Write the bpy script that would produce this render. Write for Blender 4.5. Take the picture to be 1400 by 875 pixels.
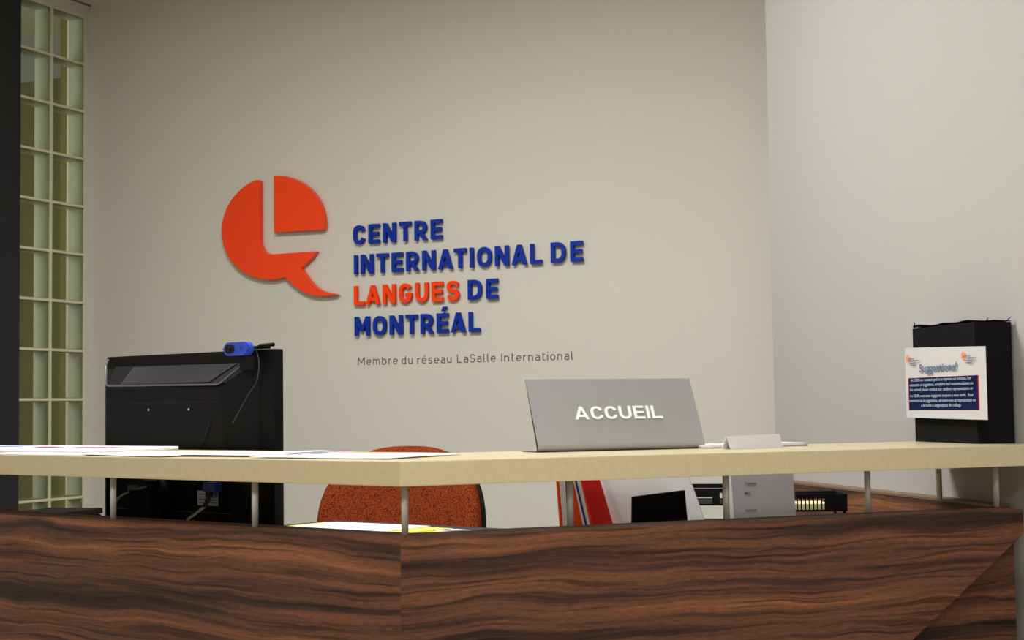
import bpy, bmesh, math, random
from mathutils import Matrix, Vector
random.seed(7)
S = bpy.context.scene
for o in list(bpy.data.objects): bpy.data.objects.remove(o)
COL = S.collection
R = math.radians

# ------------------------------------------------------------------ camera
YAW, PITCH, ROLL = R(25.3401), R(3.3132), R(-0.7641)
fw = Vector((-math.sin(YAW)*math.cos(PITCH), math.cos(YAW)*math.cos(PITCH), math.sin(PITCH)))
rt = Vector((math.cos(YAW), math.sin(YAW), 0)); up = rt.cross(fw)
rt2 = math.cos(ROLL)*rt + math.sin(ROLL)*up; up2 = -math.sin(ROLL)*rt + math.cos(ROLL)*up
cam = bpy.data.cameras.new('camera'); camo = bpy.data.objects.new('camera', cam); COL.objects.link(camo)
m = Matrix((rt2, up2, -fw)).transposed().to_4x4(); m.translation = Vector((4.2562, -4.8754, 1.185))
camo.matrix_world = m
cam.sensor_width = 36; cam.lens = 2050/1400*36; cam.clip_start = .05
cam.dof.use_dof = True; cam.dof.focus_distance = 3.5; cam.dof.aperture_fstop = 9
S.camera = camo

# ------------------------------------------------------------------ world, exposure, lights
w = bpy.data.worlds.new('world'); S.world = w; w.use_nodes = True
w.node_tree.nodes['Background'].inputs[0].default_value = (.8, .78, .7, 1)
w.node_tree.nodes['Background'].inputs[1].default_value = .15
S.view_settings.view_transform = 'Standard'; S.view_settings.look = 'None'
S.view_settings.gamma = 1; S.view_settings.exposure = -0.04; S.view_settings.use_curve_mapping = False
def area(name, loc, sx, sy, power, col=(1, .99, .972)):
    l = bpy.data.lights.new(name, 'AREA'); l.shape = 'RECTANGLE'; l.size = sx; l.size_y = sy
    l.energy = power; l.color = col
    o = bpy.data.objects.new(name, l); o.location = loc; COL.objects.link(o); return o
area('ceiling_lamp', (2.2, -2.1, 2.86), 1.2, .3, 76)
area('ceiling_lamp', (4.1, -3.7, 2.86), .9, .4, 45)
area('ceiling_lamp', (1.9, -5.4, 2.86), 1.2, .6, 44)
area('ceiling_lamp', (4.8, -6.6, 2.86), 1.2, .6, 80)
ol = area('office_fill_light', (-.9, -2.9, 1.9), .8, 1.6, 46, (1, 1, .92)); ol.rotation_euler = (R(85), 0, 0)  # unseen fill light, added behind the glass blocks to brighten their inner jambs

# ------------------------------------------------------------------ materials
def new_mat(name):
    mt = bpy.data.materials.new(name); mt.use_nodes = True
    return mt, mt.node_tree, mt.node_tree.nodes['Principled BSDF']
def srgb(r, g, b):
    f = lambda c: (c/255/12.92) if c/255 <= .04045 else ((c/255+.055)/1.055)**2.4
    return (f(r), f(g), f(b), 1)
def mat(name, rgb, rough=.6, metal=0, spec=.5, bump=0, bscale=200, var=0, vscale=3, coat=0):
    mt, nt, p = new_mat(name); c = srgb(*rgb)
    p.inputs['Base Color'].default_value = c
    p.inputs['Roughness'].default_value = rough; p.inputs['Metallic'].default_value = metal
    p.inputs['Specular IOR Level'].default_value = spec
    p.inputs['Coat Weight'].default_value = coat
    tc = nt.nodes.new('ShaderNodeTexCoord')
    if var:
        n = nt.nodes.new('ShaderNodeTexNoise'); n.inputs['Scale'].default_value = vscale; n.inputs['Detail'].default_value = 5
        nt.links.new(tc.outputs['Object'], n.inputs['Vector'])
        r = nt.nodes.new('ShaderNodeValToRGB'); r.color_ramp.elements[0].position = .3; r.color_ramp.elements[1].position = .7
        r.color_ramp.elements[0].color = tuple(x*(1-var) for x in c[:3])+(1,)
        r.color_ramp.elements[1].color = tuple(min(1, x*(1+var)) for x in c[:3])+(1,)
        nt.links.new(n.outputs['Fac'], r.inputs['Fac']); nt.links.new(r.outputs['Color'], p.inputs['Base Color'])
    if bump:
        n = nt.nodes.new('ShaderNodeTexNoise'); n.inputs['Scale'].default_value = bscale; n.inputs['Detail'].default_value = 3
        nt.links.new(tc.outputs['Object'], n.inputs['Vector'])
        b = nt.nodes.new('ShaderNodeBump'); b.inputs['Strength'].default_value = bump; b.inputs['Distance'].default_value = .002
        nt.links.new(n.outputs['Fac'], b.inputs['Height']); nt.links.new(b.outputs['Normal'], p.inputs['Normal'])
    return mt
M = {}
M['wall'] = mat('beige_wall_paint', (204, 201, 190), .75, bump=.15, bscale=160, var=.012, vscale=1.2)
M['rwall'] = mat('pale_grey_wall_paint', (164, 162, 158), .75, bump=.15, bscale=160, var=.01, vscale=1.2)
M['ceiling'] = mat('ceiling_tile', (214, 212, 200), .9, bump=.5, bscale=90)
M['floor'] = mat('floor_vinyl', (158, 150, 136), .5, var=.1)
M['dark'] = mat('charcoal_painted_metal', (38, 38, 40), .6, spec=.25, var=.04)
M['grout'] = mat('cream_grout', (212, 208, 176), .8, bump=.3, bscale=120)
M['olive'] = mat('olive_office_wall', (96, 92, 24), .8)
M['slab'] = mat('speckled_beige_laminate', (190, 175, 139), .32, var=.05, vscale=130)
M['post'] = mat('satin_painted_post', (200, 196, 184), .4, metal=.1, bump=.05)
M['black'] = mat('black_plastic', (12, 11, 12), .6, spec=.12, bump=.08, bscale=400)
M['blackgloss'] = mat('black_gloss_plastic', (10, 10, 11), .25, spec=.25)
M['orange'] = mat('orange_acrylic', (244, 64, 0), .16, spec=.35)
M['letterorange'] = mat('orange_letter_paint', (244, 66, 0), .5, spec=.2)
M['blue'] = mat('royal_blue_letter_paint', (0, 44, 150), .5, spec=.2)
M['ink'] = mat('dark_grey_vinyl', (84, 78, 64), .6)
M['signgrey'] = mat('satin_grey_aluminium', (150, 150, 151), .38, metal=.25)
M['signedge'] = mat('dark_cut_edge', (60, 52, 44), .6)
M['white'] = mat('white_print', (232, 232, 230), .6)
M['paper'] = mat('white_paper', (226, 226, 230), .8)
M['papergrey'] = mat('grey_white_paper', (196, 194, 196), .8)
M['whitecard'] = mat('bluish_white_card', (236, 236, 242), .6)
M['cream'] = mat('pale_yellow_paper', (236, 228, 170), .8)
M['yellow'] = mat('yellow_envelope_paper', (232, 204, 84), .7)
M['navy'] = mat('navy_print', (3, 16, 62), .7, spec=.15)
M['red'] = mat('red_card', (205, 18, 10), .4)
M['deepred'] = mat('red_print', (196, 40, 60), .6)
M['orangeprint'] = mat('orange_print', (226, 74, 12), .5)
M['blueprint'] = mat('blue_print', (70, 104, 200), .6)
M['bluestripe'] = mat('violet_blue_stripe', (48, 44, 130), .5)
M['purple'] = mat('purple_print', (120, 60, 130), .6)
M['greyprint'] = mat('grey_print', (130, 132, 140), .6)
M['webcam'] = mat('webcam_blue_plastic', (34, 62, 170), .3)
M['vga'] = mat('blue_connector_plastic', (24, 34, 120), .4)
M['cable'] = mat('black_cable_rubber', (20, 20, 20), .35)
M['label'] = mat('white_label', (205, 203, 205), .5)
M['silver'] = mat('silver_screw_metal', (200, 200, 200), .25, metal=.8)
M['notice'] = mat('notice_paper', (186, 185, 184), .8, spec=.2)
M['noticetext'] = mat('pale_notice_print', (150, 166, 176), .8, spec=.1)
M['heading'] = mat('greyed_blue_print', (96, 112, 138), .8, spec=.1)
M['paleorange'] = mat('pale_orange_print', (226, 128, 92), .8, spec=.1)
M['felt'] = mat('black_felt_card', (17, 16, 18), .85, spec=.1, bump=.4, bscale=300)
M['brass'] = mat('dull_edge_banding', (118, 92, 70), .5)

def fabric():
    mt, nt, p = new_mat('rust_tweed_fabric'); tc = nt.nodes.new('ShaderNodeTexCoord')
    n = nt.nodes.new('ShaderNodeTexNoise'); n.inputs['Scale'].default_value = 260; n.inputs['Detail'].default_value = 2
    nt.links.new(tc.outputs['Object'], n.inputs['Vector'])
    r = nt.nodes.new('ShaderNodeValToRGB'); e = r.color_ramp.elements
    e[0].position = .34; e[0].color = srgb(60, 24, 12); e[1].position = .58; e[1].color = srgb(136, 58, 28)
    nt.links.new(n.outputs['Fac'], r.inputs['Fac']); nt.links.new(r.outputs['Color'], p.inputs['Base Color'])
    p.inputs['Roughness'].default_value = .9; p.inputs['Specular IOR Level'].default_value = .05
    b = nt.nodes.new('ShaderNodeBump'); b.inputs['Strength'].default_value = .6; b.inputs['Distance'].default_value = .002
    nt.links.new(n.outputs['Fac'], b.inputs['Height']); nt.links.new(b.outputs['Normal'], p.inputs['Normal'])
    return mt
M['fabric'] = fabric()

def wood(name, off):
    mt, nt, p = new_mat(name); N = nt.nodes; L = nt.links
    tc = N.new('ShaderNodeTexCoord')
    mp = N.new('ShaderNodeMapping'); mp.inputs['Location'].default_value = off
    L.new(tc.outputs['Object'], mp.inputs['Vector'])
    # gentle warp of the grain lines
    wn = N.new('ShaderNodeTexNoise'); wn.inputs['Scale'].default_value = 1; wn.inputs['Detail'].default_value = 2.5
    ms = N.new('ShaderNodeMapping'); ms.inputs['Scale'].default_value = (3.2, 1, 9); L.new(mp.outputs[0], ms.inputs['Vector'])
    L.new(ms.outputs[0], wn.inputs['Vector'])
    sx = N.new('ShaderNodeSeparateXYZ'); L.new(mp.outputs[0], sx.inputs[0])
    ma = N.new('ShaderNodeMath'); ma.operation = 'MULTIPLY_ADD'; L.new(wn.outputs['Fac'], ma.inputs[0]); ma.inputs[1].default_value = .055
    L.new(sx.outputs['Z'], ma.inputs[2])
    cx = N.new('ShaderNodeCombineXYZ')
    mx = N.new('ShaderNodeMath'); mx.operation = 'MULTIPLY'; mx.inputs[1].default_value = .02; L.new(sx.outputs['X'], mx.inputs[0])
    L.new(mx.outputs[0], cx.inputs['X']); L.new(sx.outputs['Y'], cx.inputs['Y']); L.new(ma.outputs[0], cx.inputs['Z'])
    def grain(scale, detail, rough=.6):
        n = N.new('ShaderNodeTexNoise'); n.inputs['Scale'].default_value = scale; n.inputs['Detail'].default_value = detail
        n.inputs['Roughness'].default_value = rough
        L.new(cx.outputs[0], n.inputs['Vector']); return n
    g1 = grain(38, 5, .66); g2 = grain(130, 3, .55)
    r1 = N.new('ShaderNodeValToRGB'); L.new(g1.outputs['Fac'], r1.inputs['Fac'])
    cr = r1.color_ramp; cr.elements[0].position = .33; cr.elements[0].color = srgb(42, 28, 24)
    cr.elements[1].position = .66; cr.elements[1].color = srgb(140, 90, 60)
    for pos, c in ((.42, (64, 43, 35)), (.49, (94, 62, 46)), (.58, (114, 73, 50))):
        e = cr.elements.new(pos); e.color = srgb(*c)
    # thin dark veins
    r2 = N.new('ShaderNodeValToRGB'); L.new(g2.outputs['Fac'], r2.inputs['Fac'])
    r2.color_ramp.elements[0].position = .36; r2.color_ramp.elements[0].color = (.36, .32, .31, 1)
    r2.color_ramp.elements[1].position = .47; r2.color_ramp.elements[1].color = (1, 1, 1, 1)
    mm = N.new('ShaderNodeMix'); mm.data_type = 'RGBA'; mm.blend_type = 'MULTIPLY'; mm.inputs['Factor'].default_value = .85
    L.new(r1.outputs['Color'], mm.inputs['A']); L.new(r2.outputs['Color'], mm.inputs['B'])
    # fine short fibres
    fn = N.new('ShaderNodeTexNoise'); fn.inputs['Scale'].default_value = 1; fn.inputs['Detail'].default_value = 2
    mf = N.new('ShaderNodeMapping'); mf.inputs['Scale'].default_value = (60, 60, 420); L.new(mp.outputs[0], mf.inputs['Vector']); L.new(mf.outputs[0], fn.inputs['Vector'])
    r3 = N.new('ShaderNodeValToRGB'); L.new(fn.outputs['Fac'], r3.inputs['Fac'])
    r3.color_ramp.elements[0].position = .3; r3.color_ramp.elements[0].color = (.72, .7, .7, 1)
    r3.color_ramp.elements[1].position = .65; r3.color_ramp.elements[1].color = (1.1, 1.08, 1.05, 1)
    m2 = N.new('ShaderNodeMix'); m2.data_type = 'RGBA'; m2.blend_type = 'MULTIPLY'; m2.inputs['Factor'].default_value = 1
    L.new(mm.outputs['Result'], m2.inputs['A']); L.new(r3.outputs['Color'], m2.inputs['B'])
    L.new(m2.outputs['Result'], p.inputs['Base Color'])
    p.inputs['Roughness'].default_value = .5; p.inputs['Specular IOR Level'].default_value = .2
    return mt
M['wood'] = wood('dark_zebrano_laminate', (0, 0, 0))
M['wood2'] = wood('dark_zebrano_laminate_right', (5.3, 2.1, 1.37))
M['wood3'] = wood('dark_zebrano_laminate_plinth', (9.1, 4.4, 3.7))

def glass(name, tint, frost, thin=False):
    mt, nt, p = new_mat(name); N = nt.nodes; L = nt.links; N.remove(p)
    out = [n for n in N if n.type == 'OUTPUT_MATERIAL'][0]
    tr = N.new('ShaderNodeBsdfTransparent'); tr.inputs[0].default_value = tint
    gl = N.new('ShaderNodeBsdfGlossy'); gl.inputs['Roughness'].default_value = .3; gl.inputs[0].default_value = (.9, .95, .9, 1)
    tl = N.new('ShaderNodeBsdfTranslucent'); tl.inputs[0].default_value = (.75, .8, .7, 1)
    fr = N.new('ShaderNodeFresnel'); fr.inputs[0].default_value = 1.45
    m1 = N.new('ShaderNodeMixShader'); m1.inputs[0].default_value = frost; L.new(tr.outputs[0], m1.inputs[1]); L.new(tl.outputs[0], m1.inputs[2])
    m2 = N.new('ShaderNodeMixShader'); m2.inputs[0].default_value = .05; (L.new(fr.outputs[0], m2.inputs[0]) if not thin else None); L.new(m1.outputs[0], m2.inputs[1]); L.new(gl.outputs[0], m2.inputs[2])
    L.new(m2.outputs[0], out.inputs[0]); return mt
M['glass'] = glass('glass_block_glass', (.93, .95, .86, 1), .06)
M['acrylic'] = glass('clear_acrylic', (.97, .97, .98, 1), .04, True)

# ------------------------------------------------------------------ helpers
def link(name, me, mt, parent=None, loc=None, rz=0):
    o = bpy.data.objects.new(name, me); COL.objects.link(o)
    if mt: me.materials.append(mt)
    if parent: o.parent = parent
    if loc: o.location = loc
    o.rotation_euler.z = rz
    return o
def mesh(bm, smooth=False):
    bmesh.ops.recalc_face_normals(bm, faces=bm.faces[:])
    me = bpy.data.meshes.new('mesh'); bm.to_mesh(me); bm.free()
    if smooth:
        for f in me.polygons: f.use_smooth = True
    return me
def tag(o, label, cat, group=None):
    o['label'] = label; o['category'] = cat
    if group: o['group'] = group
    return o
def thing(name, label, cat, loc=(0, 0, 0), rz=0, group=None):
    o = bpy.data.objects.new(name, None); COL.objects.link(o); o.location = loc; o.rotation_euler.z = rz
    o.empty_display_size = .05
    return tag(o, label, cat, group)
def struct(name, bm, mt, parent=None):
    o = link(name, mesh(bm), mt, parent)
    if not parent: o['kind'] = 'structure'
    return o
def box(bm, x0, x1, y0, y1, z0, z1):
    v = [bm.verts.new(p) for p in ((x0,y0,z0),(x1,y0,z0),(x1,y1,z0),(x0,y1,z0),(x0,y0,z1),(x1,y0,z1),(x1,y1,z1),(x0,y1,z1))]
    for f in ((0,3,2,1),(4,5,6,7),(0,1,5,4),(1,2,6,5),(2,3,7,6),(3,0,4,7)): bm.faces.new([v[i] for i in f])
    return v
def bx(*a, bev=0, seg=2):
    bm = bmesh.new(); box(bm, *a)
    if bev: bmesh.ops.bevel(bm, geom=bm.edges[:], offset=bev, segments=seg, profile=.7, affect='EDGES')
    return bm
def hexa(bm, lo, hi):
    """closed solid between two rings of equal length"""
    a = [bm.verts.new(p) for p in lo]; b = [bm.verts.new(p) for p in hi]; n = len(a)
    bm.faces.new(a[::-1]); bm.faces.new(b)
    for i in range(n): bm.faces.new((a[i], a[(i+1) % n], b[(i+1) % n], b[i]))
def prism_z(bm, poly, z0, z1):
    hexa(bm, [(x, y, z0) for x, y in poly], [(x, y, z1) for x, y in poly])
def prism_y(bm, poly, y0, y1):          # poly in x, z
    hexa(bm, [(x, y0, z) for x, z in poly], [(x, y1, z) for x, z in poly])
def tube(bm, pts, r, n=10, cap=True):
    pts = [Vector(p) for p in pts]; rings = []
    for i, p in enumerate(pts):
        t = (pts[min(i+1, len(pts)-1)]-pts[max(i-1, 0)]).normalized()
        a = t.cross(Vector((0, 0, 1)) if abs(t.z) < .9 else Vector((1, 0, 0))).normalized(); b = t.cross(a)
        rr = r[i] if isinstance(r, (list, tuple)) else r
        rings.append([bm.verts.new(p+a*math.cos(2*math.pi*k/n)*rr+b*math.sin(2*math.pi*k/n)*rr) for k in range(n)])
    for i in range(len(rings)-1):
        for k in range(n): bm.faces.new((rings[i][k], rings[i][(k+1) % n], rings[i+1][(k+1) % n], rings[i+1][k]))
    if cap: bm.faces.new(rings[0][::-1]); bm.faces.new(rings[-1])
def tb(pts, r, n=10):
    bm = bmesh.new(); tube(bm, pts, r, n); return bm
def spline(P, n=8):
    P = [Vector(p) for p in P]; out = []
    for i in range(len(P)-1):
        a, b, c, d = P[max(i-1, 0)], P[i], P[i+1], P[min(i+2, len(P)-1)]
        for k in range(n):
            t = k/n
            out.append(.5*((2*b)+(c-a)*t+(2*a-5*b+4*c-d)*t*t+(3*b-a-3*c+d)*t**3))
    out.append(P[-1]); return out

# frames of the two counter legs: local x along the front, y away from the visitor
C0 = Vector((3.065, -2.785, 0))
AL, AR = math.atan2(-.223, .975), math.atan2(.729, .684)
uL, nL = Vector((-.975, .223, 0)).normalized(), Vector((.223, .975, 0)).normalized()
uR, nR = Vector((.684, .729, 0)).normalized(), Vector((-.729, .684, 0)).normalized()
def LF(s, n, z=0): return C0+uL*s+nL*n+Vector((0, 0, z))
def RF(s, n, z=0): return C0+uR*s+nR*n+Vector((0, 0, z))
def mitre(n):                            # point at distance n behind both fronts
    # solve C0 + a*uL + n*nL = C0 + b*uR + n*nR
    d = (nR-nL)*n; det = uL.x*(-uR.y)+uR.x*uL.y
    a = (d.x*(-uR.y)+uR.x*d.y)/det
    return C0+uL*a+nL*n
W0, WD = Vector((3.701, -1.602, 0)), Vector((.618, -.786, 0)).normalized()
WN = Vector((-.786, -.618, 0))           # right wall faces this way
def wall_s(n):                           # where the right wall cuts a line n behind the right front
    p = C0+nR*n-(W0-WN*WOFF); det = uR.x*(-WD.y)+WD.x*uR.y
    return (-p.x*(-WD.y)-WD.x*p.y)/det

# ------------------------------------------------------------------ setting
H = 2.898
WOFF = .045
EDGE = Vector((3.1287, -.8014, 0)); FAR = EDGE+WD*6.05
struct('floor', bx(-2.3, 7.6, -8.3, .3, -.1, 0), M['floor'])
bm = bmesh.new(); box(bm, -2.3, 7.6, -8.3, .3, H, H+.1); struct('ceiling', bm, M['ceiling'])
struct('wall_back', bx(-.1, 3.3, 0, .12, 0, H), M['wall'])
bm = bmesh.new(); prism_z(bm, [(3.1287, 0), (3.1287, -.8014), (FAR.x, FAR.y), (FAR.x+.2, FAR.y), (FAR.x+.2, .12), (3.3, .12), (3.3, 0)], 0, H)
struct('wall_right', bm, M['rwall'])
struct('wall_front', bx(-.1, 7.5, -8.2, -8.08, 0, H), M['wall'])
struct('wall_far_right', bx(FAR.x, FAR.x+.12, -8.08, FAR.y, 0, H), M['wall'])
# left wall with the glass block opening
YB, ZB, P = -.026, 2.8389, .2
ROWS, COLS = 14, 3
y_end = YB-COLS*P
bm = bmesh.new()
box(bm, -.1, 0, y_end, YB, ZB, H); box(bm, -.1, 0, y_end, YB, 0, ZB-ROWS*P); box(bm, -.1, 0, YB, 0, 0, H)
box(bm, -.1, 0, -8.08, y_end, 0, H)
struct('wall_left', bm, M['wall'])
win = thing('window_1', 'glass block window', 'x'); del win['label']; del win['category']; win['kind'] = 'structure'
bm = bmesh.new(); j = .005
for r in range(ROWS+1):
    box(bm, -.084, .001, y_end, YB, ZB-r*P-j, ZB-r*P+j)
for c_ in range(COLS+1):
    for r in range(ROWS):
        box(bm, -.084, .001, YB-c_*P-j, YB-c_*P+j, ZB-r*P-P+j, ZB-r*P-j)
link('grout', mesh(bm), M['grout'], win)
def block_mesh():
    bm = bmesh.new(); h = P/2-j-.0005
    def dome(x, xe):
        # pane with a soft pillow edge
        st = [(h, xe), (h-.006, x), (0, x)]
        ring = []
        for hh, xx in st[:2]:
            ring.append([bm.verts.new((xx, sy*hh, sz*hh)) for sy, sz in ((-1,-1),(1,-1),(1,1),(-1,1))])
        for k in range(4): bm.faces.new((ring[0][k], ring[0][(k+1) % 4], ring[1][(k+1) % 4], ring[1][k]))
        bm.faces.new(ring[1])
        return ring[0]
    a = dome(-.002, -.007)
    bm.faces.new([bm.verts.new((-.0836, sy*h, sz*h)) for sy, sz in ((-1,-1),(1,-1),(1,1),(-1,1))])
    return mesh(bm)
bme = block_mesh(); bme.materials.append(M['glass'])
# thin cloudy inner jambs of the hollow block
bm = bmesh.new(); h = P/2-j-.0008
for sy in (-1, 1): box(bm, -.083, -.009, min(sy*h, sy*(h-.0015)), max(sy*h, sy*(h-.0015)), -h, h)
for sz in (-1, 1): box(bm, -.083, -.009, -h+.002, h-.002, min(sz*h, sz*(h-.0015)), max(sz*h, sz*(h-.0015)))
M['jamb'] = mat('cloudy_glass_jamb', (200, 202, 190), .35)
jme = mesh(bm); jme.materials.append(M['jamb'])
for c_ in range(COLS):
    for r in range(ROWS):
        o = bpy.data.objects.new('glass_block', bme); COL.objects.link(o); o.parent = win
        o.location = (0, YB-(c_+.5)*P, ZB-(r+.5)*P)
        q = bpy.data.objects.new('block_rim', jme); COL.objects.link(q); q.parent = o
# office behind the blocks
struct('wall_office', bx(-1.9, -1.8, -3.2, 1.1, 0, H), M['olive'])
bm = bmesh.new(); box(bm, -1.8, -.1, 1.0, 1.1, 0, H); box(bm, -1.8, -.1, -3.3, -3.2, 0, H); box(bm, -.16, -.1, .0, 1.0, 0, H)
struct('wall_office_ends', bm, M['olive'])
# dark post at the left edge of the picture
struct('trim_1', bx(-.11, .045, -.64, -.4452, 0, H, bev=.002), M['dark'])
# ceiling edge trim
bm = bmesh.new(); box(bm, 0, .006, -8, -.0, H-.007, H-.001)
struct('trim_2', bm, mat('dark_ceiling_angle', (120, 112, 88), .6))

# ------------------------------------------------------------------ reception counter
ZL = .979
ctr = thing('reception_counter', 'dark zebra-grain wood reception counter with angled corner under the beige top', 'counter', C0)
def wl(p): return (p.x-C0.x, p.y-C0.y)
SL = 2.95
# left front panel (own rotated object so that the grain runs along it)
def panelL(name, s0, s1, n0, n1, z0, z1, mt):
    o = link(name, mesh(bx(-s1, -s0, n0, n1, z0, z1)), mt, ctr, rz=AL); return o
def profile_panel(name, s_poly, n0, n1, mt, rz, sign=1):
    bm = bmesh.new(); prism_y(bm, s_poly, n0, n1); return link(name, mesh(bm), mt, ctr, rz=rz)
mt07 = mitre(.085)-C0
sLi, sRi = mt07.dot(uL), mt07.dot(uR)
bm = bmesh.new()
hexa(bm, [(-SL, 0, 0), (0, 0, 0), (-sLi, .085, 0), (-SL, .085, 0)], [(-SL, 0, ZL), (0, 0, ZL), (-sLi, .085, ZL), (-SL, .085, ZL)])
link('front_panel', mesh(bm), M['wood'], ctr, rz=AL)
we0, we1 = 1.227, 1.245
def dz(s): return .931-(1.224-s)*.70
poly = [(0.0, 0.0), (1.224-.931/.70, 0.0), (we0, dz(we0)), (we0, ZL), (0, ZL)]
poly = [(0.0, 0.12), (dz and 1.224-(.931-.12)/.70, 0.12), (we0, dz(we0)), (we0, ZL), (0, ZL)]
bm = bmesh.new()
lo = [(x, 0.0, z) for x, z in poly]
hi = [(sRi if x == 0 else x, .04, z) for x, z in poly]
hi = [((sRi*.04/.085) if x == 0 else x, .04, z) for x, z in poly]
hexa(bm, lo, hi); link('front_panel', mesh(bm), M['wood2'], ctr, rz=AR)
bm = bmesh.new()
a4 = sRi*.04/.085
hexa(bm, [(a4+.001, .0405, 0), (1.237, .0405, 0), (we1, .09, 0), (sRi, .09, 0)],
         [(a4+.001, .0405, ZL), (1.237, .0405, ZL), (we1, .09, ZL), (sRi, .09, ZL)])
link('plinth_panel', mesh(bm), M['wood3'], ctr, rz=AR)['label'] = 'recessed darker wood panel behind the slanted front'
# posts
pm = bmesh.new(); tube(pm, [(0, 0, ZL), (0, 0, 1.0605)], .0058, 20)
pme = mesh(pm, True)
spots = [LF(.39, .045), LF(.795, .045), LF(1.2, .045), LF(1.6, .045), LF(2.0, .045), RF(.027, .062), RF(.33, .08), RF(.632, .074), RF(.94, .085), RF(1.232, .08), RF(1.285, .325)]
for i, p in enumerate(spots):
    o = bpy.data.objects.new('support_post', pme); COL.objects.link(o); o.parent = ctr
    o.location = (p.x-C0.x, p.y-C0.y, 0)
    if i == 0: pme.materials.append(M['post'])
# side panel along the right wall
wp0 = W0-WN*WOFF-WD*.86; L_ = .86+(C0+nR*.14+uR*1.26-W0).dot(WD)
sa = math.atan2(WD.y, WD.x)
def side(name, x0, x1, y0, y1, z0, z1, mt):
    o = link(name, mesh(bx(x0, x1, y0, y1, z0, z1)), mt, ctr, loc=(wp0.x-C0.x, wp0.y-C0.y, 0), rz=sa); return o
side('side_panel', 0.02, L_-.004, -.045, -.002, 0, .974, M['wood3'])
side('edge_strip', 0.02, L_-.004, -.0452, -.0015, .9742, .9790, M['brass'])['label'] = 'pale edge banding along the side panel'
# inner shelf behind the corner

# worktop of the desk behind the panels
desk = thing('work_desk', 'low desk surface behind the reception counter panels', 'desk', C0)
mi = mitre(.10); mo = mitre(.74)
bm = bmesh.new(); prism_z(bm, [wl(mi), wl(LF(2.6, .10)), wl(LF(2.6, .74)), wl(mo), wl(RF(.50, .92)), wl(RF(1.26, .92)), wl(RF(1.26, .10))], .715, .745)
link('desktop', mesh(bm), M['slab'], desk)
for p in (LF(2.4, .65), LF(1.3, .65), mitre(.66), RF(1.2, .85), LF(2.4, .16), RF(1.1, .16)):
    q = wl(p); link('leg', mesh(tb([(q[0], q[1], 0), (q[0], q[1], .715)], .025, 14), True), M['dark'], desk)

bm = bmesh.new(); prism_z(bm, [wl(LF(.42, .55)), wl(LF(1.0, .55)), wl(LF(1.0, .86)), wl(LF(.42, .86))], .896, .914)
link('raised_shelf', mesh(bm), M['dark'], desk)
for s_ in (.43, .99):
    bm = bmesh.new(); a, b = wl(LF(s_, .56)), wl(LF(s_, .85)); prism_z(bm, [a, (a[0]-.012, a[1]+.003), (b[0]-.012, b[1]+.003), b], .745, .896); link('shelf_side', mesh(bm), M['dark'], desk)
# countertop slab
TW = .38
i1 = mitre(TW)
bm = bmesh.new()
f0, f1 = wall_s(-.012)-.003, wall_s(TW)-.003
fr = C0
pl = [wl(LF(SL, 0)), wl(C0), wl(RF(f0, -.004)), wl(RF(f1, TW)), wl(i1), wl(LF(SL, TW))]
prism_z(bm, pl, 1.0605, 1.10)
bmesh.ops.bevel(bm, geom=bm.edges[:], offset=.0015, segments=2, profile=.7, affect='EDGES')
tag(link('counter_top', mesh(bm), M['slab'], None, loc=C0), 'long beige speckled counter top raised on metal posts', 'countertop')

# ------------------------------------------------------------------ lettering (stroke built, DIN-like)
def arc(cx, cy, r, a0, a1, n=7, ry=None):
    ry = r if ry is None else ry
    return [(cx+r*math.cos(R(a0+(a1-a0)*i/n)), cy+ry*math.sin(R(a0+(a1-a0)*i/n))) for i in range(n+1)]
def strip(bm, pts, w, y0, y1, closed=False):
    P_ = [Vector(p) for p in pts]; q = [P_[0]]
    for p in P_[1:]:
        if (p-q[-1]).length > 1e-5: q.append(p)
    if closed and (q[0]-q[-1]).length < 1e-5: q.pop()
    n = len(q); L_, R_ = [], []
    for i in range(n):
        a = q[(i-1) % n] if (closed or i > 0) else None
        b = q[(i+1) % n] if (closed or i < n-1) else None
        d1 = (q[i]-a).normalized() if a is not None else (b-q[i]).normalized()
        d2 = (b-q[i]).normalized() if b is not None else d1
        n1 = Vector((-d1.y, d1.x)); n2 = Vector((-d2.y, d2.x)); mm = (n1+n2)
        mm = mm.normalized(); k = min(1/max(mm.dot(n1), .3), 2.2)
        L_.append(q[i]+mm*k*w/2); R_.append(q[i]-mm*k*w/2)
    def V(p, y): return bm.verts.new((p.x, y, p.y))
    A = [V(p, y0) for p in L_]; B = [V(p, y0) for p in R_]; C = [V(p, y1) for p in L_]; D = [V(p, y1) for p in R_]
    rng = range(n) if closed else range(n-1)
    for i in rng:
        k = (i+1) % n
        bm.faces.new((A[i], A[k], B[k], B[i])); bm.faces.new((C[i], D[i], D[k], C[k]))
        bm.faces.new((A[i], C[i], C[k], A[k])); bm.faces.new((B[i], B[k], D[k], D[i]))
    if not closed:
        bm.faces.new((A[0], B[0], D[0], C[0])); bm.faces.new((A[-1], C[-1], D[-1], B[-1]))
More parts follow.
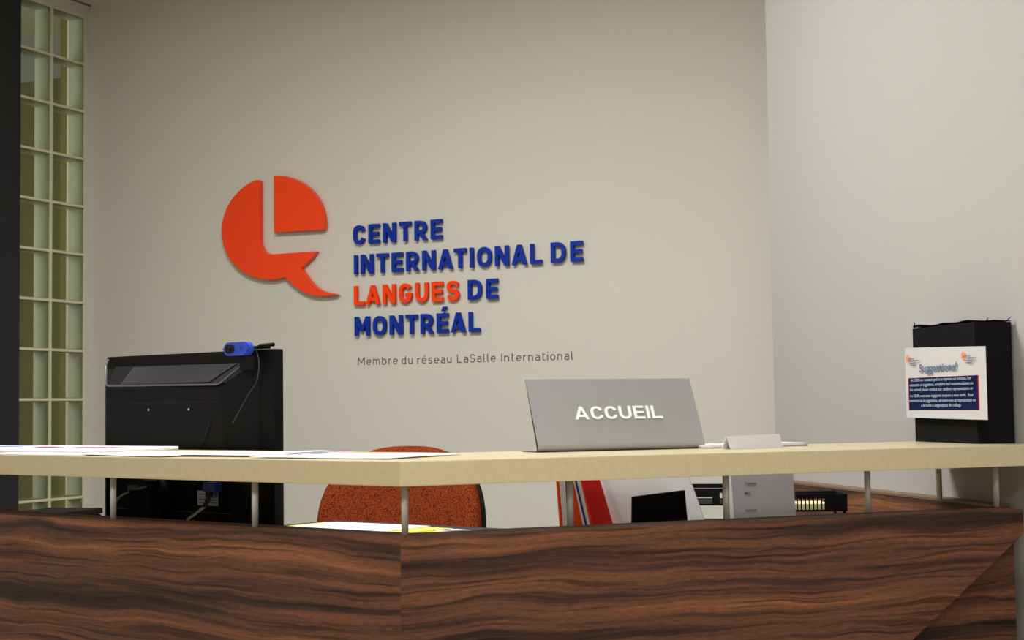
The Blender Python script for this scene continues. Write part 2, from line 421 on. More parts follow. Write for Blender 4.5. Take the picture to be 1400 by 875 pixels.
def glyph(ch, w):
    """returns (advance width, [(points, closed) ...], [polygons]); cap height 1"""
    h = w/2
    S_, Pg = [], []
    def st(*p, closed=False): S_.append((list(p), closed))
    bold = w > .14
    def stad(W, z0=0, z1=1):
        r = W/2-h
        return arc(W/2, z1-h-r, r, 0, 180)+arc(W/2, z0+h+r, r, 180, 360)
    def diag(x0, x1, z0=0, z1=1, k=1.0):   # parallelogram with level ends
        dx, dzz = x1-x0, z1-z0; ww = w*k*math.hypot(dx, dzz)/abs(dzz)
        Pg.append([(x0-ww/2, z0), (x0+ww/2, z0), (x1+ww/2, z1), (x1-ww/2, z1)])
    x = .72
    if ch == 'C':
        W = .70 if bold else .62; r = W/2-h
        st(*(arc(W/2, 1-h-r, r, 8, 180)+arc(W/2, h+r, r, 180, 352)))
    elif ch == 'G':
        W = .74; r = W/2-h
        st(*(arc(W/2, 1-h-r, r, 24, 180)+arc(W/2, h+r, r, 180, 360)+[(W-h, .52)])); st((W*.5, .52-h), (W-h*.02, .52-h))
    elif ch == 'O':
        W = .78; st(*stad(W), closed=True)
    elif ch == 'U':
        W = .73; r = W/2-h
        st(*([(h, 1)]+arc(W/2, h+r, r, 180, 360)+[(W-h, 1)]))
    elif ch == 'D':
        W = .76; r = (1-w)/2*.78
        st(*([(h, h), (W-h-r, h)]+arc(W-h-r, h+r, r, -90, 0)[1:]+arc(W-h-r, 1-h-r, r, 0, 90)+[(h, 1-h)]), closed=True)
    elif ch == 'E':
        W = .64; st((h, 0), (h, 1)); st((h, h), (W, h)); st((h, 1-h), (W, 1-h)); st((h, .5), (W*.93, .5))
    elif ch == 'É':
        g = glyph('E', w); W = g[0]; S_ = g[1]; Pg.append([(W*.42, 1.09), (W*.64, 1.09), (W*.92, 1.32), (W*.58, 1.32)])
    elif ch == 'T':
        W = .68; st((W/2, 0), (W/2, 1)); st((0, 1-h), (W, 1-h))
    elif ch == 'L':
        W = .62 if bold else .56; st((h, 0), (h, 1)); st((h, h), (W, h))
    elif ch == 'I':
        W = w; st((h, 0), (h, 1))
    elif ch == 'N':
        W = .74; st((h, 0), (h, 1)); st((W-h, 0), (W-h, 1)); Pg.append([(W-w*1.12, 0), (W, 0), (w*1.12, 1), (0, 1)])
    elif ch == 'M':
        W = .88 if bold else .86; st((h, 0), (h, 1)); st((W-h, 0), (W-h, 1)); k = w*1.05
        Pg.append([(0, 1), (k, 1), (W/2+k*.45, .26), (W/2-k*.45, .26)]); Pg.append([(W-k, 1), (W, 1), (W/2+k*.45, .26), (W/2-k*.45, .26)])
    elif ch == 'A':
        W = .82; k = w*1.06
        Pg.append([(0, 0), (k, 0), (W/2+k/2, 1), (W/2-k/2, 1)]); Pg.append([(W-k, 0), (W, 0), (W/2+k/2, 1), (W/2-k/2, 1)])
        st((W*.2, .27), (W*.8, .27))
    elif ch == 'R':
        W = .72; z0 = .42; r = (1-h-z0-h*.0)/2; zt = 1-h; zb = zt-2*r
        st((h, 0), (h, 1)); st(*([(h, zt), (W-h-r-.02, zt)]+arc(W-h-r-.02, zt-r, r, 90, -90)[1:]+[(h, zb)]))
        Pg.append([(W-w*1.08, 0), (W+.02, 0), (W*.62, z0+.02), (W*.62-w*1.05, z0+.02)])
    elif ch == 'S':
        W = .70 if bold else .6; r = (1-w)/4; x0, x1 = h+r, W-h-r
        st(*([(W-h*.6, .80)]+arc(x1, 1-h-r, r, 35, 90, 4)+arc(x0, 1-h-r, r, 90, 270)+arc(x1, h+r, r, 90, -90)+arc(x0, h+r, r, 270, 215, 4)+[(h*.6, .20)]))
    elif ch == 'm':
        W = .86; r = .17-h*0; a = .2
        for k in (0, 1):
            x0 = h+k*(W-w)/2; x1 = x0+(W-w)/2; rr = (x1-x0)/2
            st(*([(x0, x-h-rr)]+arc(x0+rr, x-h-rr, rr, 180, 0)+[(x1, 0)]))
        st((h, 0), (h, x))
    elif ch in 'nr':
        W = .54 if ch == 'n' else .33; rr = (.54-w)/2
        st((h, 0), (h, x))
        if ch == 'n': st(*([(h, x-h-rr)]+arc(h+rr, x-h-rr, rr, 180, 0)+[(W-h, 0)]))
        else: st(*arc(h+rr, x-h-rr, rr, 180, 75))
    elif ch == 'u':
        W = .54; rr = (W-w)/2; st((W-h, 0), (W-h, x)); st(*([(h, x)]+arc(W/2, h+rr, rr, 180, 360)))
    elif ch in 'bd':
        W = .56; sx_ = h if ch == 'b' else W-h; st((sx_, 0), (sx_, 1.0)); st(*stad(W, 0, x), closed=True)
    elif ch == 'o':
        W = .56; st(*stad(W, 0, x), closed=True)
    elif ch in 'eé':
        W = .56; r = W/2-h
        st(*([(h, x/2), (W-h, x/2), (W-h, x-h-r)]+arc(W/2, x-h-r, r, 0, 180)[1:]+arc(W/2, h+r, r, 180, 320)))
        if ch == 'é': Pg.append([(W*.42, .82), (W*.56, .82), (W*.82, 1.02), (W*.62, 1.02)])
    elif ch == 'a':
        W = .52; r = .13; zb = .42
        st(*([(W-h, 0), (W-h, x-h-r-.04)]+arc(W-h-r-.04, x-h-r-.04, r+.04, 0, 90)+[(h+.03, x-h)]))
        st(*([(W-h, zb), (h+r, zb)]+arc(h+r, (zb+h)/2, r, 90, 270, 7, (zb-h)/2)+[(W-h, h)]))
    elif ch == 's':
        W = .48; r = (x-w)/4; x0, x1 = h+r, W-h-r
        st(*(arc(x1, x-h-r, r, 30, 90, 3)+arc(x0, x-h-r, r, 90, 270)+arc(x1, h+r, r, 90, -90)+arc(x0, h+r, r, 270, 210, 3)))
    elif ch == 't':
        W = .36; st((.14, x), (W, x-.0)); st(*([(.14, 1.0), (.14, h+.12)]+arc(.14+.12, h+.12, .12, 180, 270)+[(W, h)]))
    elif ch == 'l':
        W = .2; st(*([(h, 1.0), (h, h+.09)]+arc(h+.09, h+.09, .09, 180, 270)+[(W, h)]))
    elif ch == 'i':
        W = w; st((h, 0), (h, x)); st((h, .88), (h, 1.0))
    else:
        W = .4
    return W, S_, Pg
KERN = {'AT': -.13, 'LA': -.12, 'NA': -.04, 'AN': -.03, 'AL': -.03, 'ÉA': -.05, 'TR': -.02, 'UE': 0, 'TI': 0, 'NT': -.01}
def word(name, text, w, x0, x1, z, cap, y0, y1, mt, label, cat, frame=None, gapmode=True, part='letter', parent=None):
    root = parent or thing(name, label, cat, (x0, y1 if frame is None else 0, z) if frame is None else frame)
    gl = [glyph(c, w) for c in text]; KN = [KERN.get(text[i:i+2], 0)*cap for i in range(len(text))]; tot = sum(g[0] for g in gl)*cap+sum(KN)
    gap = (x1-x0-tot)/max(1, len(text)-1)
    x = 0.0
    for kn, ch, (W, S_, Pg) in zip(KN, text, gl):
        bm = bmesh.new()
        k_ = 0; dy_ = (y1-y0)*.035
        for pts, cl in S_: strip(bm, [(x+px*cap, pz*cap) for px, pz in pts], w*cap, y0-k_*dy_, y1+k_*dy_*.3, cl); k_ += 1
        for pg in Pg: prism_y(bm, [(x+px*cap, pz*cap) for px, pz in pg], y0-k_*dy_, y1+k_*dy_*.3); k_ += 1
        link(part, mesh(bm), mt, root); x += W*cap+gap+kn
    return root
T = -.016
def wallword(text, x0, x1, z, mt, label): word('sign_word', text, .195, x0, x1, z, .073, T, -.004, mt, label, 'sign')
for a in [('CENTRE', 1.294, 1.675, 1.8065, 'blue', 'raised blue wall letters reading CENTRE, top line'),
          ('INTERNATIONAL', 1.297, 2.076, 1.6935, 'blue', 'raised blue wall letters reading INTERNATIONAL, second line'),
          ('DE', 2.112, 2.234, 1.6935, 'blue', 'short blue word DE after INTERNATIONAL on the second line'),
          ('LANGUES', 1.296, 1.743, 1.576, 'letterorange', 'raised orange wall letters reading LANGUES'),
          ('DE', 1.779, 1.900, 1.576, 'blue', 'short blue word DE to the right of the orange LANGUES'),
          ('MONTRÉAL', 1.298, 1.826, 1.459, 'blue', 'raised blue wall letters reading MONTRÉAL, bottom line')]:
    wallword(a[0], a[1], a[2], a[3], M[a[4]], a[5])
cap_ = thing('caption_lettering', 'thin dark grey printed line Membre du réseau LaSalle International under the blue letters', 'lettering', (1.301, 0, 1.3495))
def thin(text, x0, x1):
    e = bpy.data.objects.new('caption_word', None); COL.objects.link(e)
    root = e; root.parent = cap_; root.location = (x0-1.301, 0, -.002*(x0-1.301)/.88)
    e.scale.x = 1.14; word('', text, .10, 0, (x1-x0)/1.14, 0, .0300, -.0012, -.0002, M['ink'], '', '', parent=root)
for t_ in (('Membre', 1.301, 1.473), ('du', 1.490, 1.537), ('réseau', 1.557, 1.700), ('LaSalle', 1.723, 1.880), ('International', 1.903, 2.184)): thin(*t_)

# logo: a speech bubble in two orange pieces
lg = thing('wall_emblem', 'big glossy orange speech-bubble emblem left of the blue lettering', 'emblem', (.935, 0, 1.86))
def lpoly(pts, name):
    bm = bmesh.new(); prism_y(bm, [(x-.935, z-1.86) for x, z in pts], -.030, -.006); bm.normal_update()
    bmesh.ops.triangulate(bm, faces=[f for f in bm.faces if len(f.verts) > 4])
    return link(name, mesh(bm), M['orange'], lg)
def ell(a0, a1, n, cx=.934, cz=1.894, rx=.239, rz=.203):
    return [(cx+rx*math.cos(R(a0+(a1-a0)*i/n)), cz+rz*math.sin(R(a0+(a1-a0)*i/n))) for i in range(n+1)]
qa = [(.943, 1.874)]+[(1.171, 1.871)]+ell(-3, 87, 24)+[(.943, 2.097)]
lpoly(qa, 'quarter_piece')
left = ell(112, 284, 44)
tail = [tuple(v) for v in spline([(.992, 1.699, 0), (1.030, 1.665, 0), (1.080, 1.635, 0), (1.128, 1.620, 0), (1.170, 1.616, 0), (1.229, 1.620, 0)], 5)]
tail = [(a, b) for a, b, _ in tail]
back = [(a, b) for a, b, _ in [tuple(v) for v in spline([(1.229, 1.620, 0), (1.168, 1.635, 0), (1.128, 1.657, 0), (1.096, 1.689, 0), (1.066, 1.730, 0)], 5)]]
notch = [(a, b) for a, b, _ in [tuple(v) for v in spline([(1.066, 1.730, 0), (1.100, 1.755, 0), (1.121, 1.772, 0), (1.136, 1.790, 0)], 4)]]
inner = [(.935, 1.789)]+[(.935-.059*math.sin(R(a)), 1.848-.059*math.cos(R(a))) for a in range(15, 91, 15)]+[(.876, 2.080), (.868, 2.086)]
bp = left[:-1]+tail+back[1:]+notch[1:]+inner
lpoly(bp, 'bubble_piece')

# ------------------------------------------------------------------ ACCUEIL plate
sg = thing('desk_sign', 'bent grey metal desk sign reading ACCUEIL on the counter top', 'sign', RF(.347, .262, 1.1), AR)
Hs, bs, ws = .136, .064, .348
prof = [(-.0, .0012)]
def plate(prof, th, x0, x1):
    pts = [Vector(p) for p in prof]; out = []; n = len(pts)
    for i in range(n):
        d = (pts[min(i+1, n-1)]-pts[max(i-1, 0)]).normalized(); out.append(pts[i]+Vector((-d.y, d.x))*th)
    ring = pts+out[::-1]
    bm = bmesh.new(); hexa(bm, [(x0, p.x, p.y) for p in ring], [(x1, p.x, p.y) for p in ring]); return bm
ang = math.atan2(Hs, bs)
curve = [(.082, .0008), (.012, .0008)]
rc = .010
# bend from the foot (flat, going back) round the front and up the leaning face
for i in range(9):
    a = R(270)-i/8*(math.pi-(math.pi-ang))*1.0 if False else None
cxx, czz = .011, .0008+rc
a_end = math.pi-(math.pi/2-ang)-0      # outward normal of the leaning face points to the front and up
for i in range(0, 11):
    a = -math.pi/2-(math.pi/2+ (math.pi/2-ang))*i/10
    curve.append((cxx+rc*math.cos(a), czz+rc*math.sin(a)))
lx, lz = curve[-1]; k = (Hs-lz)/math.sin(ang)
curve.append((lx+math.cos(ang)*k, Hs))
pm_ = plate(curve, -.0016, 0, ws)
link('plate', mesh(pm_), M['signgrey'], sg)
bm = bmesh.new(); hexa(bm, [(-.0006, p[0], p[1]) for p in curve]+[(-.0006, p[0]+.001, p[1]+.0012) for p in curve[::-1]],
                       [(-.0001, p[0], p[1]) for p in curve]+[(-.0001, p[0]+.001, p[1]+.0012) for p in curve[::-1]])
bmesh.ops.triangulate(bm, faces=[f for f in bm.faces if len(f.verts) > 4])
link('cut_edge', mesh(bm), M['signedge'], sg)['label'] = 'dark cut edge of the plate'
bm = bmesh.new(); box(bm, .001, ws-.001, .004, .078, .0001, .0007); link('felt_pad', mesh(bm), M['signedge'], sg)
e = bpy.data.objects.new('lettering', None); COL.objects.link(e); e.parent = sg
tx, tz = .0855, .437*Hs
e.location = (tx, lx+math.cos(ang)*((tz-lz)/math.sin(ang))-.0026, tz); e.rotation_euler.x = -(math.pi/2-ang)
e.scale.x = 1.32; word('', 'ACCUEIL', .165, 0, .1835/1.32, 0, .0268, -.0004, .0012, M['white'], '', '', parent=e)

# ------------------------------------------------------------------ papers
def sheet(name, frame, s, n, z, rot, a, b, th, mt, label, cat='paper', curl=0, group=None, wave=0):
    """sheet or stack lying flat; frame 'L' or 'R'; a = size along the front, b = depth"""
    F, A = (LF, AL) if frame == 'L' else (RF, AR)
    root = thing(name, label, cat, F(s, n, z), A+R(rot), group)
    nx, ny = 14, 6; bm = bmesh.new(); g = {}
    def zz(u, v): return curl*max(0, u-.55)**2*4+wave*math.sin(u*7+v*3)*(.3+v)+abs(wave)*1.3
    for t in (0, 1):
        for i in range(nx+1):
            for k in range(ny+1):
                u, v = i/nx, k/ny
                g[t, i, k] = bm.verts.new(((u-.5)*a, (v-.5)*b, zz(u, v)+t*th))
    for i in range(nx):
        for k in range(ny):
            bm.faces.new((g[0,i,k], g[0,i,k+1], g[0,i+1,k+1], g[0,i+1,k])); bm.faces.new((g[1,i,k], g[1,i+1,k], g[1,i+1,k+1], g[1,i,k+1]))
    for i in range(nx):
        bm.faces.new((g[0,i,0], g[0,i+1,0], g[1,i+1,0], g[1,i,0])); bm.faces.new((g[0,i,ny], g[1,i,ny], g[1,i+1,ny], g[0,i+1,ny]))
    for k in range(ny):
        bm.faces.new((g[0,0,k], g[1,0,k], g[1,0,k+1], g[0,0,k+1])); bm.faces.new((g[0,nx,k], g[0,nx,k+1], g[1,nx,k+1], g[1,nx,k]))
    link('page', mesh(bm, True), mt, root)
    root['_th'] = th
    return root
def printed(root, mt, x0, x1, y0, y1, z, name='printed_patch'):
    bm = bmesh.new(); box(bm, x0, x1, y0, y1, z, z+.0003); return link(name, mesh(bm), mt, root)
def inkpoly(root, mt, pts, z, name='printed_patch'):
    bm = bmesh.new(); prism_z(bm, pts, z, z+.0003); return link(name, mesh(bm), mt, root)
G1 = None
ZT = 1.1003
p1 = sheet('leaflet', 'L', 1.545, .215, ZT, 4, .35, .25, .008, M['paper'], 'leftmost white leaflet with blue printed wedge on the counter')
inkpoly(p1, M['blueprint'], [(-.17, -.10), (.02, -.06), (.14, .02), (.15, .09), (.05, .08), (-.17, .0)], .0081)
p2 = sheet('magazine', 'L', 1.170, .235, ZT, 3, .37, .24, .008, M['paper'], 'white magazine with purple and red print in front of the monitor')
inkpoly(p2, M['purple'], [(-.10, -.05), (.14, -.04), (.16, .0), (-.12, -.01)], .0081)
inkpoly(p2, M['deepred'], [(-.02, -.01), (.12, .0), (.12, .035), (-.02, .02)], .0083)
inkpoly(p2, M['deepred'], [(-.17, -.01), (-.09, -.01), (-.07, .03), (-.17, .04)], .0083)
p3 = sheet('paper_sheet', 'L', 1.56, .065, ZT, -2, .44, .12, .0012, M['paper'], 'narrow white sheet along the counter edge at far left')
p3.location.z = ZT+.0042
p4 = sheet('paper_sheet', 'L', 1.05, .075, ZT, 2, .36, .13, .0015, M['papergrey'], 'greyish white sheet at the counter edge before the magazine')
p5 = sheet('paper_sheet', 'L', .74, .13, ZT, -6, .30, .22, .001, M['paper'], 'white sheet on the counter between the magazine and violet-edged sheet', wave=.0012)
p6 = sheet('paper_sheet', 'L', .50, .17, ZT, 9, .27, .21, .001, M['paper'], 'white sheet with violet edge left of the last paper', wave=.0012)
p6.location.z = ZT+.0015
inkpoly(p6, M['purple'], [(.095, -.09), (.128, -.09), (.128, .10), (.11, .10)], .0049)
p7 = sheet('paper_sheet', 'L', .25, .155, ZT, 6, .31, .21, .0012, M['paper'], 'rightmost white sheet on the counter, in front of the chair', wave=.001)
p8 = sheet('booklet', 'R', .80, .30, ZT, 4, .24, .10, .007, M['papergrey'], 'pale booklet lying behind the folded card near the back of the counter')
# folded card right of the sign
fc = thing('folded_card', 'white folded paper card right of the grey desk sign', 'card', RF(.69, .155, ZT), AR+R(9))
bm = bmesh.new(); hexa(bm, [(0, 0, 0), (.135, .01, 0), (.135, .011, 0), (0, .001, 0)], [(0, .012, .024), (.135, .020, .026), (.135, .021, .026), (0, .013, .024)]); link('front_fold', mesh(bm), M['papergrey'], fc)
bm = bmesh.new(); hexa(bm, [(0, .014, .024), (.135, .022, .026), (.135, .023, .026), (0, .015, .024)], [(0, .026, 0), (.135, .034, 0), (.135, .035, 0), (0, .027, 0)]); link('back_fold', mesh(bm), M['paper'], fc)
# under the counter, on the inner shelf
ZS = .9143
env = sheet('envelope', 'L', .755, .675, ZS, 2, .38, .19, .003, M['yellow'], 'yellow envelope behind the corner post under a white sheet')
inkpoly(env, M['yellow'], [(.12, -.085), (.185, -.06), (.205, .09), (.16, .09)], .003, 'flap')
wsh = sheet('paper_sheet', 'L', .765, .685, ZS+.0036, 3, .285, .185, .0016, M['paper'], 'white sheet on top of the yellow envelope behind the corner post')
mg = sheet('flyer', 'L', .525, .715, ZS, -4, .15, .13, .0015, M['paper'], 'small flyer with orange, yellow and grey print right of the corner post')
inkpoly(mg, M['yellow'], [(-.07, -.03), (0, -.05), (.02, -.02), (-.05, .01)], .0016)
inkpoly(mg, M['orangeprint'], [(-.01, -.03), (.065, -.03), (.06, .0), (0, .005)], .0018)
inkpoly(mg, M['greyprint'], [(-.06, .016), (.03, .012), (.02, .04), (-.05, .045)], .0016)
inkpoly(mg, M['orangeprint'], [(.0, .02), (.055, .015), (.055, .04), (.01, .045)], .0018)

# ------------------------------------------------------------------ standing folders on the desk
def ext(q, zb=.7455):
    """quad (TL, TR, BR, BL) measured above the ledge, run down to the desk along its own sides"""
    (ax, az), (bx_, bz), (cx, cz), (dx, dz_) = q
    f = lambda p, r_: (p[0]+(r_[0]-p[0])*(p[1]-zb)/(p[1]-r_[1])*.55+(r_[0]-p[0])*.0 if False else p[0]+(r_[0]-p[0])*(p[1]-zb)/(p[1]-r_[1]), zb)
    return [(ax, az), (bx_, bz), f((bx_, bz), (cx, cz)), f((ax, az), (dx, dz_))]
def quadplate(root, name, q, n0, th, mt, ox):
    bm = bmesh.new(); prism_y(bm, [(x-ox, z-.7455) for x, z in q], n0, n0+th); return link(name, mesh(bm), mt, root)
def lean(pts, zb=.7455):
    """continue the last measured slopes of a leaning sheet down to the desk"""
    return pts
fA = thing('striped_folder', 'orange folder with white and blue stripes leaning beside the red folder', 'folder', RF(.50, .50, .7455), AR)
A_ = [(.484, 1.045), (.5360, 1.045), (.5635, .9424), (.615, .7455), (.500, .7455), (.4907, .9439)]
quadplate(fA, 'cover', A_, 0, .004, M['orangeprint'], .50)
def band(root, pts, th, mt, yy):
    bm = bmesh.new(); prism_y(bm, [(x-.50, z-.7455) for x, z in pts], yy-th, yy); link('stripe', mesh(bm), mt, root)
band(fA, [(.4890, 1.045), (.5028, 1.045), (.5068, .9432), (.512, .7455), (.503, .7455), (.4971, .9436)], .0005, M['paper'], 0)
band(fA, [(.5028, 1.045), (.5058, 1.045), (.5123, .9827), (.5145, .944), (.5068, .9432)], .0006, M['bluestripe'], 0)
band(fA, [(.5185, 1.045), (.5345, 1.045), (.5570, .9426), (.604, .7455), (.585, .7455), (.5407, .9433)], .0005, M['paper'], 0)
band(fA, [(.5215, 1.045), (.5255, 1.045), (.5505, .9429), (.597, .7455), (.592, .7455), (.5456, .9431)], .0007, M['bluestripe'], -.0004)
fR = thing('red_folder', 'bright red folder leaning left under the counter top', 'folder', RF(.56, .525, .7455), AR)
quadplate(fR, 'cover', [(.541, 1.045), (.588, 1.045), (.6200, .9417), (.68, .7455), (.63, .7455), (.5725, .9408)], 0, .004, M['red'], .56)
quadplate(fR, 'back_cover', [(.5365, 1.045), (.5440, 1.045), (.5755, .9408), (.633, .7455), (.626, .7455), (.5680, .9408)], .0045, .010, M['deepred'], .56)
fW = thing('white_folder', 'large white folder leaning left between the red folder and paper tray', 'folder', RF(.70, .56, .7455), AR)
for k, (dx_, yy, mt_) in enumerate(((0, 0, 'whitecard'), (-.004, .004, 'paper'), (.006, .008, 'papergrey'))):
    quadplate(fW, 'cover' if k == 0 else 'inner_sheet', [(.600+dx_, 1.05), (.8100+dx_, 1.05), (.8515+dx_, .9396), (.925+dx_, .7455), (.70+dx_, .7455), (.6314+dx_, .9392)], yy, .002 if k else .003, M[mt_], .70)
quadplate(fW, 'fold_strip', [(.606, 1.049), (.621, 1.049), (.660, .94), (.735, .7455), (.725, .7455), (.651, .94)], -.0006, .0005, M['paper'], .70)
fB = thing('black_folder', 'small plain black folder standing in front of the white folder', 'folder', RF(.70, .46, .7455), AR)
bm = bmesh.new(); prism_y(bm, [(.6343-.70, .9997-.7455), (.7548-.70, 1.0091-.7455), (.775-.70, 0), (.626-.70, 0)], 0, .006)
bmesh.ops.bevel(bm, geom=bm.edges[:], offset=.0012, segments=1, affect='EDGES'); link('cover', mesh(bm), M['black'], fB)
bm = bmesh.new(); prism_y(bm, [(-.06, .240), (.050, .248), (.068, .006), (-.068, .006)], .0065, .0105); link('pages', mesh(bm), M['papergrey'], fB)
# leaflet in an acrylic stand
st_ = thing('brochure_stand', 'clear acrylic stand holding a grey printed sheet beside the folders', 'stand', RF(.9675, .54, .7455), AR)
KS = 1.0442
def q2(x, z): return (-.709+(x+.709)*KS-.9675, (1.185-(1.185-z)*KS if z > .76 else z)-.7455)
bm = bmesh.new(); prism_y(bm, [q2(*p) for p in [(.829, 1.05), (.9865, 1.05), (1.004, .7455), (.845, .7455)]], 0, .0015); link('printed_sheet', mesh(bm), mat('grey_printed_sheet', (190, 188, 192), .7), st_)
bm = bmesh.new(); prism_y(bm, [q2(*p) for p in [(.827, 1.051), (.9880, 1.051), (1.0055, .7475), (.843, .7475)]], -.0035, -.0015); link('acrylic_front', mesh(bm), M['acrylic'], st_)
bm = bmesh.new(); box(bm, -.050, .115, -.0035, .014, 0, .0018); link('acrylic_foot', mesh(bm), M['acrylic'], st_)
bm = bmesh.new(); prism_y(bm, [q2(*p) for p in [(.829, 1.0505), (.8375, 1.0505), (.852, .748), (.845, .748)]], -.0042, -.0037); link('side_strip', mesh(bm), M['paper'], st_)
def text(root, s_, loc, size, mt, name='lettering', rot=(math.pi/2, 0, 0), align='LEFT', bold=0, depth=.0002, sx=1, space=1):
    cu = bpy.data.curves.new('text', 'FONT'); cu.body = s_; cu.size = size; cu.align_x = align; cu.extrude = depth; cu.offset = bold; cu.space_character = space
    cu.resolution_u = 2
    to = bpy.data.objects.new('t', cu); COL.objects.link(to)
    dg = bpy.context.evaluated_depsgraph_get(); me = bpy.data.meshes.new_from_object(to.evaluated_get(dg))
    bpy.data.objects.remove(to); me.materials.clear()
    o = link(name, me, mt, root); o.location = loc; o.rotation_euler = rot; o.scale = (sx, 1, 1); return o
for s_, x_, z_ in (('Capsules', .8697, 1.0185), ('MCL', .8691, .9985), ('Sections', .8695, .9635)):
    text(st_, s_, (q2(x_, z_)[0], -.0037-.0006, q2(x_, z_)[1]), .0081, M['ink'], bold=.0001)
# paper trays
def tray(name, label, loc, rz, wd, dp, z0, tiers, pitch, hole=False):
    t = thing(name, label, 'tray', loc, rz)
    for k in range(tiers):
        zb = z0+k*pitch
        bm = bmesh.new(); box(bm, 0, wd, 0, dp, zb, zb+.002); link('shelf', mesh(bm), M['black'], t)
        bm = bmesh.new(); h_ = .038
        for (a, b, c, d) in ((0, wd, 0, .004), (0, wd, dp-.004, dp), (0, .004, 0, dp), (wd-.004, wd, 0, dp)):
            box(bm, a, b, c, d, zb+h_-.010, zb+h_)
            box(bm, a, b, c, d, zb, zb+.004)
        link('rim', mesh(bm), M['black'], t)
        n_ = int(wd/.0085)
        bm = bmesh.new()
        for i in range(n_):
            x = .003+i*(wd-.006)/(n_-1)
            if hole and x < wd*.62: continue
            if not hole and x > wd*.62: continue
            box(bm, x-.0014, x+.0014, .0005, .003, zb+.004, zb+h_-.010)
            box(bm, x-.0014, x+.0014, dp-.003, dp-.0005, zb+.004, zb+h_-.010)
        for i in range(int(dp/.0085)):
            y = .003+i*.0085
            if tiers == 1 and y < .05: pass
            box(bm, .0005, .003, y-.0014, y+.0014, zb+.004, zb+h_-.010)
        o = link('slats', mesh(bm), M['black'], t); o['kind'] = 'stuff'
        bm = bmesh.new(); box(bm, wd-.005, wd, .0, dp, zb, zb+h_-.001); link('end_plate', mesh(bm), M['black'], t)
        if hole:
            bm = bmesh.new(); box(bm, .004, wd*.62, .0005, .0035, zb+h_-.020, zb+h_-.009); box(bm, .004, wd*.30, .0005, .0035, zb+.004, zb+h_-.020); box(bm, wd*.55, wd*.62, .0005, .0035, zb+.004, zb+h_-.020); link('handle_plate', mesh(bm), M['black'], t)
        else:
            bm = bmesh.new(); box(bm, wd*.62, wd-.005, .0005, .0035, zb+.004, zb+h_-.009); link('front_plate', mesh(bm), M['black'], t)
        if k < tiers-1:
            for xx in (.006, wd-.006):
                for yy in (.006, dp-.006): link('riser', mesh(tb([(xx, yy, zb+h_), (xx, yy, zb+pitch)], .003, 8)), M['black'], t)
    for xx in (.006, wd-.006):
        for yy in (.006, dp-.006): link('foot', mesh(tb([(xx, yy, .0002), (xx, yy, z0)], .003, 8)), M['black'], t)
    return t
DZ = .7453
trA = tray('paper_tray', 'black slatted paper tray behind the grey printed sheet, pale papers below', (3.085, -1.66, DZ), R(12), .235, .20, .012, 3, .1005, True)
trB = tray('paper_tray', 'black slatted paper tray at right before the wood side panel', (3.380, -1.618, DZ), R(24), .130, .12, .012, 3, .0945)
def pstack(label, loc, rz, a, b, th, mt):
    t = thing('paper_stack', label, 'papers', loc, rz)
    link('sheets', mesh(bx(0, a, 0, b, 0, th, bev=.0006, seg=1)), mt, t); return t
pstack('pale yellow papers in the middle tier of the left black tray', (3.085+.008, -1.66+.012, DZ+.1150), R(12), .218, .180, .055, M['cream'])
pstack('pale yellow papers in the black tray at right', (3.380+.002, -1.618+.010, DZ+.2035), R(24), .085, .100, .014, M['cream'])
pstack('white papers in the bottom tier of the left black tray', (3.085+.008, -1.66+.012, DZ+.0145), R(12), .218, .180, .05, M['paper'])

# ------------------------------------------------------------------ suggestion box
bo = Vector((3.659, -1.614, 1.1002)); bd = Vector((.612, -.791, 0)).normalized()
sb = thing('suggestion_box', 'tall black card suggestion box on the right end of the counter', 'box', bo, math.atan2(bd.y, bd.x))
BL, BD, BH = .2566, .080, .240
bm = bmesh.new()
th = .003
for a in ((0, BL, 0, th, 0, BH), (0, BL, BD-th, BD, 0, BH), (0, th, th, BD-th, 0, BH), (BL-th, BL, th, BD-th, 0, BH), (th, BL-th, th, BD-th, 0, th)): box(bm, *a)
link('carton', mesh(bm), M['felt'], sb)
bm = bmesh.new(); nx = 10
top = []
for i in range(nx+1):
    u = i/nx; row = []
    for k in range(5):
        v = k/4
        row.append(bm.verts.new((u*BL, v*BD, BH+.0008+.0035*math.sin(u*9+v*4)**2*(1 if 0 < i < nx else .3)+(.003 if (i in (0, 1) and k == 0) else 0))))
    top.append(row)
for i in range(nx):
    for k in range(4): bm.faces.new((top[i][k], top[i+1][k], top[i+1][k+1], top[i][k+1]))
r_ = bmesh.ops.extrude_face_region(bm, geom=bm.faces[:]); bmesh.ops.translate(bm, verts=[v for v in r_['geom'] if isinstance(v, bmesh.types.BMVert)], vec=(0, 0, .0016))
link('lid', mesh(bm), M['felt'], sb)
for (x, y, dx, dy_, h_) in ((.004, .0, .012, -.004, .012), (.03, .0, -.01, -.002, .006), (.245, .03, .012, .0, .007), (.252, .07, .004, .01, .009), (.2, .09, .01, .004, .008)):
    bm = bmesh.new(); a = Vector((x, y, BH+.001)); hexa(bm, [a, a+Vector((.006, .001, 0)), a+Vector((.006, .002, .001)), a+Vector((0, .002, .001))],
        [a+Vector((dx, dy_, h_)), a+Vector((dx+.002, dy_, h_)), a+Vector((dx+.002, dy_+.0005, h_)), a+Vector((dx, dy_+.0005, h_))])
    link('torn_shred', mesh(bm), M['felt'], sb)
